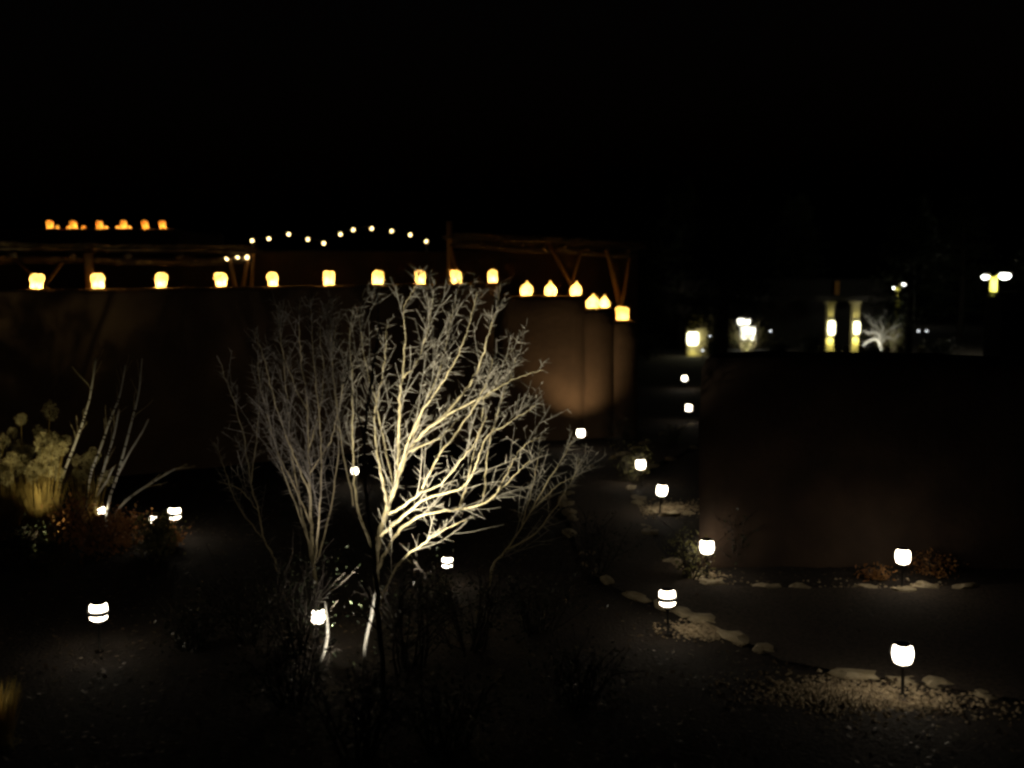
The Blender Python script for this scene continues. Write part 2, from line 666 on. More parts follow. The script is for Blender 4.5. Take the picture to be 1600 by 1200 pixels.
def bag_mesh(name, kind, seed, w=.27, h=.31, m=None):
    rnd = random.Random(seed)
    n, H = 24, 10
    b = MB()
    tilt = rnd.uniform(-.04, .04)
    for k in range(H + 1):
        t = k / H
        if kind == 'flared':
            s = .74 + .12 * t + (.16 * max(0, (t - .5) / .18) if t < .68 else .16 - .45 * max(0, t - .72))
        elif kind == 'gathered':
            s = 1.0 * math.sin(math.pi * (.26 + .62 * t)) ** .9 * (1.0 - .45 * t ** 3)
            if t > .85: s *= .75
        else:
            s = .92 + .16 * t
        for j in range(n):
            a = 2 * math.pi * j / n
            e = .55
            x = math.copysign(abs(math.cos(a)) ** e, math.cos(a)) * w / 2 * s
            y = math.copysign(abs(math.sin(a)) ** e, math.sin(a)) * w / 2 * s
            c = .012 * noise.noise(Vector((x * 9, y * 9, t * 4 + seed * 3.1)))
            z = h * t + (0.03 * noise.noise(Vector((a * 1.2, seed, 0))) if k == H else 0)
            b.v.append((x * (1 + c * 6) + tilt * t, y * (1 + c * 6), z + .004))
    for k in range(H):
        for j in range(n):
            j2 = (j + 1) % n
            b.f.append((k * n + j, k * n + j2, (k + 1) * n + j2, (k + 1) * n + j))
    b.f.append(tuple(range(n - 1, -1, -1)))
    # folded-over top
    top = len(b.v)
    for j in range(n):
        q = b.v[H * n + j]
        b.v.append((q[0] * .55 + tilt * .3, q[1] * .55, q[2] + .045))
    for j in range(n):
        b.f.append((H * n + j, H * n + (j + 1) % n, top + (j + 1) % n, top + j))
    b.f.append(tuple(top + j for j in range(n)))
    me = b.mesh(name)
    me.materials.append(m or M_paper)
    for q in me.polygons: q.use_smooth = True
    return me


cd = MB()
cd.lathe([(0.0, .005), (.028, .005), (.028, .07), (.0, .07)], 10)
CANDLE = cd.mesh('candle')
CANDLE.materials.append(M_wax)
fl = MB()
fl.lathe([(0, .072), (.007, .082), (.009, .092), (.004, .112), (0, .125)], 8)
FLAMEM = fl.mesh('flame')
FLAMEM.materials.append(M_flame)
BAGS = {}
LIGHTS = {}


def lantern(label, loc, kind, seed, group, w=.27, h=.31, energy=13.0, dim=False, rz=0):
    o = thing('paper_lantern', label, 'lantern', loc, rz, group)
    key = (kind, seed, w, h, dim)
    if key not in BAGS: BAGS[key] = bag_mesh('paper_bag', kind, seed, w, h, M_paper_dim if dim else M_paper)
    mesh_obj('paper_bag', BAGS[key], None, o)
    c = mesh_obj('candle', CANDLE, None, o)
    mesh_obj('flame', FLAMEM, None, c)
    if energy not in LIGHTS:
        d = bpy.data.lights.new('candle_light', 'POINT')
        d.energy = energy
        d.color = FLAME
        d.shadow_soft_size = .03
        LIGHTS[energy] = d
    l = bpy.data.objects.new('candle_light', LIGHTS[energy])
    COL.objects.link(l)
    l.parent = o
    l.location = (0, 0, h * .3)
    return o


ORD = ['first', 'second', 'third', 'fourth', 'fifth', 'sixth', 'seventh', 'eighth', 'ninth', 'tenth', 'eleventh', 'twelfth']
KINDS = ['flared', 'flared', 'flared', 'flared', 'flared', 'straight', 'straight', 'straight', 'straight', 'straight']
for i, px in enumerate((57, 154, 251, 346, 427, 514, 590, 657, 713, 770)):
    Y = par_y(px, .28)
    q = at(px, 448, Y)
    lantern('glowing paper lantern on the long parapet, %s from the left' % ORD[i], (q.x, q.y, wall_top(q.x, q.y) + .0), KINDS[i], i, 'lanterns along the long parapet',
            w=.265 - .02 * (i > 4), h=.27 + .02 * (i > 4), rz=random.uniform(-.4, .4))
for i, (px, Y, z, k) in enumerate(((822, 26.35, 3.8, 'gathered'), (861, 26.4, 3.8, 'gathered'), (899, 26.45, 3.8, 'gathered'))):
    lantern('pear shaped glowing lantern on the first wall step, %s from the left' % ORD[i], (at(px, 455, Y).x, Y, z), k, i + 20, 'lanterns on the stepped wall', w=.32, h=.34, rz=random.uniform(-.3, .3))
lantern('larger of the two pear shaped lanterns touching on the middle wall step', (at(925, 470, 26.4).x, 26.4, 3.47), 'gathered', 23, 'lanterns on the stepped wall', w=.34, h=.34)
lantern('smaller of the two pear shaped lanterns touching on the middle wall step', (at(944, 470, 26.6).x, 26.6, 3.47), 'gathered', 24, 'lanterns on the stepped wall', w=.28, h=.31)
lantern('square glowing lantern on the lowest wall step, rightmost of the row', (at(973, 490, 26.4).x, 26.4, 3.15), 'straight', 25, 'lanterns on the stepped wall', w=.34, h=.30)
for i, px in enumerate((78, 116, 157, 193, 228, 255)):
    q = at(px, 355, 33.9)
    lantern('small amber lantern on the tall far block, %s from the left' % ORD[i], (q.x, q.y, 5.98), 'straight', i % 3 + 30, 'lanterns on the tall far block', w=.2, h=.23, energy=4.0, dim=True)
for i, px in enumerate((90, 108, 131, 166, 184, 203)):
    q = at(px, 357, 34.7)
    lantern('faint orange lantern in the back row on the tall far block, %s from the left' % ORD[i], (q.x, q.y, 5.98), 'straight', i % 2 + 40, 'back row lanterns on the tall far block', w=.13, h=.11, energy=.5, dim=True)


# ------------------------------------------------------------------ string lights
def garland(label, pts, r, supports):
    root = thing('string_lights', label, 'string lights', pts[0])
    c = MB()
    P = []
    for i, q in enumerate(pts[:-1]):
        a, b = Vector(q), Vector(pts[i + 1])
        for k in range(4):
            t = k / 4
            w = a.lerp(b, t)
            P.append((w.x, w.y, w.z + r + .03 - .03 * math.sin(math.pi * t)))
    P.append((pts[-1][0], pts[-1][1], pts[-1][2] + r + .03))
    c.tube(P, .008, 5)
    under(c.build('cable', M_black), root)
    bm = MB()
    bm.lathe([(0, r), (r * .35, r * .95), (r * .8, r * .5), (r, 0), (r * .8, -r * .6), (r * .4, -r * .95), (0, -r)], 12)
    me = bm.mesh('bulb')
    me.materials.append(M_bulb)
    for q in pts:
        o = mesh_obj('bulb', me, None)
        o.location = q
        under(o, root)
        o.location = q
        s = MB()
        s.lathe([(0, r + .035), (r * .35, r + .035), (r * .35, r * .85), (0, r * .85)], 8, q)
        under(s.build('socket', M_black), root)
    for q in supports:
        s = MB()
        s.tube([(q[0], q[1] + .05, 2.95), (q[0], q[1] + .05, q[2] + .15)], .015, 8)
        under(s.build('pole', M_black), root)


GP = [(394, 376), (420, 373), (451, 366), (481, 374), (506, 380), (532, 366), (552, 359), (581, 357), (612, 361), (641, 367), (666, 377)]
GW = [at(px, py, 26.5 + .25 * i) for i, (px, py) in enumerate(GP)]
garland('garland of round bulbs in two swags above the lantern row', GW, .046, [GW[0], GW[10]])
GW2 = [at(px, py, 23.6 + .08 * i) for i, (px, py) in enumerate(((354, 405), (361, 405), (371, 403), (386, 402)))]
garland('short string of four bulbs beside the slanting poles at left', GW2, .05, [GW2[3]])


# ------------------------------------------------------------------ path lamps
def lamp_master(louvred):
    o = thing('path_lamp', 'x', 'path lamp', group='path lamps')
    b = MB()
    b.lathe([(0, 0), (.05, 0), (.05, .012), (.018, .025), (.016, .3), (.05, .325), (.05, .335), (0, .335)], 14)
    b.build('post', M_metal, o)
    b = MB()
    if louvred:
        b.lathe([(.07, .355), (.09, .37), (.095, .44), (.09, .515), (.07, .53)], 18)
    else:
        b.lathe([(.05, .345), (.08, .36), (.096, .40), (.099, .45), (.092, .505), (.07, .535)], 18)
    b.build('lens', M_lens, o)
    if louvred:
        for z in (.425, ):
            b = MB()
            b.lathe([(.09, z + .012), (.115, z - .01), (.118, z + .006), (.094, z + .034), (.09, z + .012)], 20)
            b.build('louvre', M_metal, o)
    b = MB()
    b.lathe([(.0, .538), (.07, .535), (.078, .541), (.065, .553), (.03, .564), (0, .568)], 20)
    b.build('cap', M_metal, o)
    for k in range(3):
        a = 2 * math.pi * k / 3 + .5
        b = MB()
        b.tube([(.045 * math.cos(a), .045 * math.sin(a), .33), (.122 * math.cos(a), .122 * math.sin(a), .44), (.095 * math.cos(a), .095 * math.sin(a), .545)], .004, 5)
        b.build('strut', M_metal, o)
    return o


LAMPS = [
    ((1413, 1020), 'path lamp in front of the dark wall, nearest of all to the viewer at right'),
    ((1045, 933), 'path lamp on the near side of the path bend, with lit stones at its foot'),
    ((1411, 868), 'path lamp standing against the dark building wall at right'),
    ((1106, 852), 'path lamp at the corner of the dark building'),
    ((1031, 765), 'path lamp above the brightly lit stone rim past the building corner'),
    ((1003, 724), 'path lamp just behind the stone rim lamp, with foliage around it'),
    ((909, 678), 'path lamp at the foot of the lit end of the lantern wall'),
    ((1075, 637), 'small far path lamp, second farthest along the path'),
    ((1070, 591), 'tiny farthest path lamp below the yellow lit porch'),
    ((272, 806), 'path lamp right of the aspen stems in the left garden bed'),
    ((160, 800), 'path lamp half hidden by orange leaves at the foot of the aspens'),
    ((240, 814), 'path lamp screened by pale leaves between the two left bed lamps'),
    ((153, 962), 'lone path lamp in the dark lawn at lower left'),
    ((497, 968), 'path lamp seen through the twigs of the dark shrubs below the tree'),
    ((697, 878), 'path lamp under the low right branches of the bare tree'),
    ((555, 735), 'path lamp glimpsed behind the bare tree trunk'),
]
masters = {}
LP = []
for i, ((px, py), lab) in enumerate(LAMPS):
    sc = {10: .6, 11: .6, 13: .8, 14: .75, 15: .75}.get(i, 1.0)
    q = atz(px, py, .442 * sc)
    key = i in (1, 7, 9, 12, 14)
    if key in masters:
        o = copy_tree(masters[key])
    else:
        o = masters[key] = lamp_master(key)
    o.location = (q.x, q.y, gh(q.x, q.y) if i else gh(q.x, q.y))
    o.rotation_euler = (R(random.uniform(-4, 4)), R(random.uniform(-4, 4)), i * 1.3)
    o.scale = (sc, sc, sc)
    o['label'] = lab
    LP.append(q)


# ------------------------------------------------------------------ spot fixtures
def uplight(label, loc, target, energy, color, angle=60, blend=.8, radius=.04):
    o = thing('garden_spotlight', label, 'spotlight', loc, group='garden spotlights')
    d = (Vector(target) - Vector(loc)).normalized()
    rot = d.to_track_quat('Z', 'Y').to_matrix().to_4x4()
    b = MB()
    b.lathe([(0, -.06), (.035, -.06), (.045, .03), (.05, .06), (.045, .06), (.04, .02), (0, .018)], 14)
    me = b.mesh('housing')
    me.transform(rot)
    me.transform(Matrix.Translation((0, 0, .16)))
    mesh_obj('housing', me, M_metal, o)
    b = MB()
    b.lathe([(.012, -.12), (.012, .12)], 8)
    s = b.build('stake', M_metal, o)
    l = light('spot_beam', 'SPOT', Vector((0, 0, .16)) + d * .07, energy, color, o, radius, spot_size=R(angle), spot_blend=blend)
    l.rotation_euler = d.to_track_quat('-Z', 'Y').to_euler()
    return o


# ------------------------------------------------------------------ branching plants
def smooth(pts, n):
    """Catmull-Rom through pts"""
    P = [pts[0]] + list(pts) + [pts[-1]]
    out = []
    for i in range(1, len(P) - 2):
        for k in range(n):
            t = k / n
            a, b, c, d = P[i - 1], P[i], P[i + 1], P[i + 2]
            out.append(.5 * ((2 * b) + (c - a) * t + (2 * a - 5 * b + 4 * c - d) * t * t + (3 * b - a - 3 * c + d) * t ** 3))
    out.append(pts[-1])
    return out


def rand_perp(t, rnd, horiz=0.0):
    v = Vector((rnd.gauss(0, 1), rnd.gauss(0, 1), rnd.gauss(0, 1) * (1 - horiz)))
    v = v - t * v.dot(t)
    return v.normalized() if v.length > 1e-4 else t.orthogonal().normalized()


def spurs_along(mb, pts, rnd, every=.07, lo=.04, hi=.17, r=.0055, start=0.0, horiz=.6):
    acc = rnd.uniform(0, every)
    for i, (a, b) in enumerate(zip(pts, pts[1:])):
        if i / len(pts) < start: continue
        d = (b - a)
        L = d.length
        if L < 1e-5: continue
        t = d / L
        while acc < L:
            p0 = a + t * acc
            w = rand_perp(t, rnd, horiz)
            q = p0 + (w * .9 + t * rnd.uniform(.1, .6)).normalized() * rnd.uniform(lo, hi)
            mb.spur(p0, q, r)
            acc += every * rnd.uniform(.5, 1.5)
        acc -= L


def grow(mb, start, d, length, r, rnd, level, up=.3, spur=True, every=.11, hi=.17, wig=.11):
    n = max(4, int(length / .12))
    pts = [start]
    cur = d.normalized()
    for k in range(n):
        cur = (cur + Vector((rnd.gauss(0, wig), rnd.gauss(0, wig), rnd.gauss(0, wig) + up * .12))).normalized()
        pts.append(pts[-1] + cur * length / n)
    mb.tube(pts, [max(.0035, r * (1 - .85 * k / n)) for k in range(n + 1)], 5 if level else 4, cap=False)
    if spur: spurs_along(mb, pts, rnd, every, .05, hi)
    if level > 0:
        m = rnd.randint(1, 3)
        for k in range(m):
            i = rnd.randint(max(1, n // 4), n - 1)
            t = (pts[i + 1] - pts[i - 1]).normalized()
            dd = (t + rand_perp(t, rnd, .2) * rnd.uniform(.5, .9)).normalized()
            grow(mb, pts[i], dd, length * rnd.uniform(.4, .7), r * .6, rnd, level - 1, up, spur, every, hi, wig)
    return pts


def traced_tree(name, label, base, guides, mats, seed, sub_every=.26, sub_len=(.45, 1.2), level=1, spread=.5):
    rnd = random.Random(seed)
    root = thing(name, label, 'tree', base)
    tr, cr = MB(), MB()
    for (pl, Y0, Y1, r0, r1, dens) in guides:
        P = []
        for i, (px, py) in enumerate(pl):
            t = i / max(1, len(pl) - 1)
            P.append(at(px, py, Y0 + (Y1 - Y0) * t + spread * .3 * noise.noise(Vector((px * .02, py * .02, seed)))))
        pts = smooth(P, 6)
        pts = [q + Vector((rnd.gauss(0, .006), rnd.gauss(0, .006), rnd.gauss(0, .006))) for q in pts]
        n = len(pts)
        r0, r1 = r0 * .64, r1 * .55
        tr.tube(pts, [r0 + (r1 - r0) * (k / (n - 1)) ** .8 for k in range(n)], 8, cap=False)
        spurs_along(cr, pts, rnd, .05 / max(dens, .3), .07, .24, .005, .1, .75)
        L = sum((b - a).length for a, b in zip(pts, pts[1:]))
        m = int(L / sub_every * dens)
        for k in range(m):
            s = rnd.uniform(.18, .98)
            i = min(n - 2, max(1, int(s * (n - 1))))
            t = (pts[i + 1] - pts[i - 1]).normalized()
            dd = (t + rand_perp(t, rnd, .1) * rnd.uniform(.2, .62) + Vector((0, 0, .18))).normalized()
            ln = rnd.uniform(*sub_len) * (1.15 - .9 * s)
            grow(cr, pts[i], dd, ln, min(.008, max(.0045, (r0 + (r1 - r0) * s) * .4)), rnd, level, .2, True, .17, .17, .06)
    o = under(tr.build('trunk', mats[0]), root)
    o = under(cr.build('crown', mats[1], smooth=False), root)
    return root


TY = 12.2
tree_base = at(590, 960, TY)
G = [  # pixel course of the limb, depth at its foot and tip, radius at foot and tip, twig density
    ([(592, 960), (588, 900), (590, 850), (603, 800), (617, 762), (624, 733), (636, 706), (662, 675), (692, 650), (729, 608), (750, 567), (767, 512), (779, 471), (782, 440)], TY, 12.4, .07, .008, 1.0),
    ([(662, 675), (700, 648), (758, 617), (792, 598), (821, 585), (850, 577)], 12.2, 11.7, .03, .005, .8),
    ([(623, 735), (623, 687), (625, 633), (629, 592), (645, 575), (656, 555), (671, 504), (677, 470), (676, 448)], 12.2, 12.6, .035, .006, 1.1),
    ([(629, 592), (633, 537), (631, 483), (640, 462), (655, 440)], 12.35, 12.2, .02, .005, .9),
    ([(605, 795), (600, 762), (592, 725), (587, 687), (586, 650), (598, 587), (602, 546), (606, 505)], 12.2, 12.8, .035, .006, 1.0),
    ([(604, 802), (622, 796), (654, 771), (683, 717), (717, 671), (742, 633), (758, 600), (772, 560)], 12.1, 11.6, .032, .006, .9),
    ([(595, 838), (629, 808), (667, 779), (721, 762), (742, 733), (758, 687), (792, 662), (820, 645), (837, 633)], 12.1, 11.3, .034, .006, .9),
    ([(718, 795), (728, 760), (737, 721), (750, 671), (756, 625), (762, 590)], 12.6, 12.9, .026, .006, .9),
    ([(754, 785), (760, 735), (764, 692), (775, 655), (785, 620), (800, 585), (806, 560)], 12.8, 13.2, .02, .005, .9),
    ([(590, 890), (612, 846), (640, 815), (680, 800), (720, 795), (762, 783), (800, 746), (822, 725), (842, 715)], 12.2, 11.6, .04, .006, .9),
    ([(770, 780), (790, 745), (805, 715), (820, 695), (843, 683)], 11.9, 11.9, .015, .005, .9),
    ([(592, 940), (625, 880), (660, 850), (690, 830), (730, 812)], 12.1, 11.4, .03, .006, .8),
    ([(617, 762), (640, 700), (665, 630), (690, 570), (700, 520), (712, 470), (722, 430)], 12.2, 12.9, .028, .006, 1.1),
    ([(624, 733), (650, 660), (690, 600), (720, 545), (735, 500), (745, 455)], 12.2, 11.6, .026, .006, 1.0),
    ([(640, 706), (690, 680), (730, 640), (770, 610), (790, 560), (815, 530)], 12.2, 13.0, .02, .005, .8),
    ([(588, 870), (560, 800), (552, 733), (551, 671), (551, 596), (546, 537), (552, 480)], 12.2, 12.5, .034, .006, .9),
    ([(552, 790), (535, 700), (528, 640), (520, 570), (524, 510)], 12.3, 12.9, .02, .005, .9),
    ([(617, 770), (590, 640), (570, 560), (562, 500), (568, 460)], 12.4, 13.4, .025, .005, .9),
    ([(654, 771), (690, 755), (720, 720), (742, 690), (760, 650)], 11.9, 11.3, .018, .005, .8),
]
main = traced_tree('bare_thorn_tree', 'bare thorny tree brightly lit from below in the middle of the garden', (tree_base.x, tree_base.y, 0), G, (M_bark, M_twig), 11)

G2 = [
    ([(500, 965), (490, 895), (487, 833), (483, 754), (481, 692), (479, 621), (471, 567), (467, 517), (470, 470)], 13.0, 13.2, .05, .006, 1.1),
    ([(484, 770), (465, 725), (446, 680), (425, 610), (412, 558), (398, 520)], 13.0, 12.6, .025, .005, 1.0),
    ([(482, 700), (500, 640), (506, 580), (500, 520), (508, 475)], 13.0, 13.6, .02, .005, 1.0),
    ([(484, 740), (515, 690), (530, 640), (536, 600)], 13.0, 12.6, .02, .005, 1.0),
    ([(480, 640), (455, 590), (440, 540), (436, 490)], 13.1, 13.5, .018, .005, 1.0),
    ([(486, 820), (460, 760), (440, 720), (425, 680), (410, 640)], 13.0, 13.3, .02, .005, .9),
    ([(492, 900), (470, 790), (455, 700), (448, 620), (440, 540), (432, 480)], 13.2, 13.6, .024, .005, 1.2),
    ([(492, 890), (500, 790), (502, 700), (496, 620), (488, 540), (486, 465)], 12.8, 12.6, .024, .005, 1.2),
    ([(494, 880), (520, 780), (528, 690), (522, 600), (516, 530), (520, 470)], 13.1, 13.4, .022, .005, 1.2),
    ([(488, 860), (455, 770), (428, 690), (408, 610), (404, 560)], 13.1, 13.2, .02, .005, 1.1),
]
traced_tree('bare_tree', 'slender bare tree dimly lit, left of the bright thorny tree', tuple(atz(500, 960, 0)), G2, (M_bark, M_twig), 12)
G3 = [
    ([(440, 930), (429, 875), (412, 842), (404, 800), (390, 746), (380, 679), (358, 608), (342, 560)], 13.6, 13.9, .03, .005, .8),
    ([(404, 800), (375, 765), (342, 752)], 13.7, 13.4, .015, .004, .8),
    ([(392, 755), (400, 690), (405, 630), (396, 580)], 13.7, 14.1, .015, .004, .9),
    ([(412, 842), (372, 790), (350, 730), (335, 690)], 13.7, 14, .015, .004, .8),
]
traced_tree('bare_sapling', 'thin dim bare sapling at the left of the tree group', tuple(atz(440, 915, 0)), G3, (M_bark, M_twig), 13)
G4 = [
    ([(762, 925), (771, 883), (792, 858), (829, 800), (854, 754), (880, 715), (892, 690)], 12.8, 12.9, .03, .005, 1.0),
    ([(790, 860), (837, 833), (871, 787), (896, 746), (905, 715)], 12.8, 12.4, .018, .005, 1.0),
    ([(815, 820), (830, 770), (838, 730), (845, 700)], 12.8, 13.2, .014, .004, .9),
    ([(829, 800), (858, 770), (885, 750), (905, 742)], 12.8, 12.6, .012, .004, .9),
]
traced_tree('bare_sapling', 'leaning twiggy sapling right of the bright thorny tree', tuple(atz(762, 925, 0)), G4, (M_bark, M_twig), 14)
G5 = [
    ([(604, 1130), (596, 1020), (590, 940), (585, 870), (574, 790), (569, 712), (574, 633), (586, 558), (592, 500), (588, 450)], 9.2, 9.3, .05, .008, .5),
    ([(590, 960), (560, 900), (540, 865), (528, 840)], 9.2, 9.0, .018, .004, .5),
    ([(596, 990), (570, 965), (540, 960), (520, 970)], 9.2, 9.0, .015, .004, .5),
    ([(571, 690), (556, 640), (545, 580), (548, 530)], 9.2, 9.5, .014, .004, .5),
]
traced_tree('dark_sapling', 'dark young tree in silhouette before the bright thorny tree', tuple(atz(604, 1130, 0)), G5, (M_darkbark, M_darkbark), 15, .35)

uplight('spotlight at the foot of the bright thorny tree', (-1.95, 10.35, .05), (-.7, 12.3, 2.25), 1900, (1.0, .92, .70), 62, 1.0)
uplight('added fill spotlight at the foot of the slender bare tree', (-2.6, 11.9, .0), (-2.75, 13.2, 2.6), 62, (1.0, .88, .82), 74, 1.0)  # added to brighten the slender tree, not a known fixture
uplight('spotlight washing the end of the lantern wall', (1.68, 24.85, .0), (1.74, 26.0, 2.7), 125, (1.0, .74, .44), 104, 1.0)


# ------------------------------------------------------------------ leafy plants
def leaf_quad(mb, p, d, w, L, rnd):
    s = rand_perp(d, rnd) * w / 2
    nrm = d.cross(s).normalized() * L * .12
    mb.add([p, p + d * L * .5 + s + nrm, p + d * L, p + d * L * .5 - s + nrm], [(0, 1, 2), (0, 2, 3)])


def shrub(name, label, loc, w, h, nst, nleaf, lm_, sm, seed, leaf=.05, cat='shrub', group=None, spur=True):
    rnd = random.Random(seed)
    root = thing(name, label, cat, loc, group=group)
    st, lf = MB(), MB()
    tips = []
    for k in range(nst):
        a = rnd.uniform(0, 6.283)
        lean = rnd.uniform(.05, .5)
        d = Vector((math.cos(a) * lean, math.sin(a) * lean, 1))
        b0 = Vector((math.cos(a) * w * .15 * rnd.random(), math.sin(a) * w * .15 * rnd.random(), -.05))
        tips.append(grow(st, b0, d, h * rnd.uniform(.7, 1.05), .008 + .006 * h, rnd, 1, .1, spur, .09, .1))
    for k in range(nleaf):
        pts = tips[rnd.randrange(len(tips))]
        q = pts[rnd.randint(len(pts) // 3, len(pts) - 1)]
        off = Vector((rnd.gauss(0, w * .13), rnd.gauss(0, w * .13), rnd.gauss(0, h * .1)))
        d = Vector((rnd.gauss(0, 1), rnd.gauss(0, 1), rnd.gauss(0, .7))).normalized()
        pp = q + off
        if pp.z < .02: pp.z = .02 + rnd.random() * .05
        leaf_quad(lf, pp, d, leaf * rnd.uniform(.4, .7), leaf * rnd.uniform(.7, 1.4), rnd)
    st.build('stems', sm, root)
    if nleaf: lf.build('foliage', lm_, root, smooth=False)
    return root


DS = [  # dark shrubs in the near bed: pixel of the foot, width, height
    ((470, 1030), 1.2, 1.15, 'dark shrub in front of the slender bare tree'),
    ((455, 1105), 1.1, .8, 'dark shrub nearest the camera left of the lamp below the tree'),
    ((640, 1050), 1.3, 1.1, 'dark shrub right of the silhouetted young tree'),
    ((730, 1020), 1.3, .95, 'low dark shrub under the right half of the bright tree'),
    ((840, 990), 1.2, .8, 'low dark shrub left of the path bend lamp'),
    ((390, 1010), 1.1, .9, 'dark shrub left of the lamp below the tree'),
    ((300, 1020), 1.0, .6, 'low dark shrub right of the lone lawn lamp'),
    ((930, 900), 1.2, .9, 'dark shrub between the bare sapling and the path bend'),
    ((688, 950), .8, .55, 'small dark shrub before the lamp under the right branches'),
    ((560, 1190), 1.3, .9, 'dark shrub at the lower edge below the bare tree'),
    ((700, 1180), 1.2, .7, 'dark shrub at the lower edge right of the tree'),
    ((900, 1100), 1.3, .6, 'low dark shrub at the lower middle edge of the garden bed'),
]
for i, ((px, py), w, h, lab) in enumerate(DS):
    q = atz(px, py, 0)
    shrub('dark_shrub', lab, (q.x, q.y, gh(q.x, q.y)), w, h, 16, 500, M_leaf_dark, M_darkbark, 40 + i, .045, group='dark shrubs of the near bed')
# pale lit stems standing in the near shrubs
for i, (pl, Y, r, lab) in enumerate((([(492, 1075), (497, 1045), (507, 1018), (512, 985), (508, 940)], 9.6, .016, 'crooked pale stem lit beside the lamp below the tree'),
                                      ([(570, 1010), (575, 985), (581, 960), (586, 925)], 9.9, .018, 'short pale stem lit beside the silhouetted young tree'))):
    b = MB()
    P = smooth([at(px, py, Y) for px, py in pl], 5)
    P = [Vector((P[0].x - .02, P[0].y, -.05))] + P
    b.tube(P, [r] * (len(P) - 4) + [r * .8, r * .6, r * .5, r * .3], 7)
    o = thing('pale_stem', lab, 'stem', (P[0].x, P[0].y, 0))
    under(b.build('stem', M_aspen), o)
    tw = MB()
    spurs_along(tw, P[6:], random.Random(i), .06, .04, .14, .004)
    under(tw.build('twigs', M_twig, smooth=False), o)

# shrubs around the lamps at right
for i, ((px, py), w, h, n, m, lab) in enumerate((
        ((985, 752), .9, .85, 420, M_leaf_olive, 'olive leafed shrub behind the second lamp beyond the corner'),
        ((1080, 905), .7, .7, 300, M_leaf_olive, 'small shrub at the foot of the building corner lamp'),
        ((1050, 695), .8, .6, 260, M_leaf_olive, 'small shrub beside the path past the corner'),
        ((1455, 898), 1.0, .3, 400, M_leaf_warm, 'low rust leafed shrub right of the wall lamp'),
        ((1372, 905), .6, .22, 220, M_leaf_warm, 'low tuft of rust leaves left of the wall lamp'),
        ((975, 700), 1.3, .9, 420, M_leaf_dark, 'dark shrub at the right end of the lantern wall'),
        ((1150, 885), .6, .8, 160, M_leaf_dark, 'dark shrub on the right of the building corner lamp'))):
    q = atz(px, py, 0)
    shrub('garden_shrub', lab, (q.x, q.y, gh(q.x, q.y)), w, h, 12, n, m, M_darkbark, 70 + i, .055, group='shrubs along the path')

# left bed: orange leafed low shrubs
for i, ((px, py), w, h, n, m, lab) in enumerate((
        ((163, 868), 1.3, .7, 1100, M_leaf_warm, 'orange leafed shrub around the lamp at the aspen feet'),
        ((108, 850), 1.1, .7, 600, M_leaf_warm, 'rust leafed shrub left of the aspen feet'),
        ((240, 872), .8, .62, 900, M_leaf_olive, 'pale leafed shrub around the middle lamp of the left bed'),
        ((265, 858), .6, .35, 320, M_leaf_warm, 'little orange leafed shrub below the right lamp of the left bed'),
        ((205, 852), 1.0, .5, 500, M_leaf_warm, 'brown leafed shrub between the left bed lamps'),
        ((30, 880), 1.6, .6, 500, M_leaf_dark, 'dark low shrub before the tall seed head grass'))):
    q = atz(px, py, 0)
    shrub('leafy_shrub', lab, (q.x, q.y, gh(q.x, q.y)), w, h, 12, n, m, M_darkbark, 90 + i, .07, group='shrubs of the left bed', spur=False)


# tall grasses with fluffy seed heads
def seed_head(seed, r=.12):
    rnd = random.Random(seed)
    b = MB()
    for k in range(420):
        d = Vector((rnd.gauss(0, 1), rnd.gauss(0, 1), rnd.gauss(0, 1))).normalized()
        p0 = Vector((d.x * r, d.y * r, d.z * r * 1.15)) * rnd.uniform(.2, 1.0) ** .6
        leaf_quad(b, p0, (d + Vector((rnd.gauss(0, .7), rnd.gauss(0, .7), rnd.gauss(0, .7)))).normalized(), .016, r * rnd.uniform(.12, .32), rnd)
    me = b.mesh('seed_head')
    me.materials.append(M_seed)
    return me


HEADS = [seed_head(i) for i in range(4)]


def grass_clump(label, loc, heads, nblade, h, seed, w=.35):
    rnd = random.Random(seed)
    o = thing('tall_grass', label, 'ornamental grass', loc, group='tall grasses of the left bed')
    b = MB()
    for k in range(nblade):
        a = rnd.uniform(0, 6.283)
        r0 = w * .5 * math.sqrt(rnd.random())
        p0 = Vector((math.cos(a) * r0, math.sin(a) * r0, 0))
        lean = rnd.uniform(.05, .35)
        hh = h * rnd.uniform(.5, 1.0)
        t = Vector((math.cos(a) * lean * hh, math.sin(a) * lean * hh, hh))
        s = Vector((-math.sin(a), math.cos(a), 0)) * .007
        m = p0 + t * .55 + Vector((0, 0, hh * .08))
        b.add([p0 - s, p0 + s, m + s * .8, m - s * .8, p0 + t], [(0, 1, 2, 3), (3, 2, 4)])
    bl = b.build('blades', M_straw, o, smooth=False)
    bl['kind'] = 'stuff'
    c = MB()
    for i, q in enumerate(heads):
        q = Vector(q) - Vector(loc)
        b0 = Vector((q.x * .3 + rnd.uniform(-.05, .05), q.y * .3, 0))
        c.tube([b0, (b0 + q) / 2 + Vector((rnd.uniform(-.03, .03), 0, 0)), q], [.008, .006, .005], 5)
        hd = mesh_obj('seed_head', HEADS[(i + seed) % 4], None, o, smooth=False)
        hd.location = q
        s = rnd.uniform(.6, 1.05)
        hd.scale = (s, s, s * rnd.uniform(.9, 1.2))
        hd.rotation_euler = (0, 0, rnd.uniform(0, 6))
    c.build('culms', M_straw, o)


def gloc(px, Y): return (at(px, 800, Y).x, Y, 0)


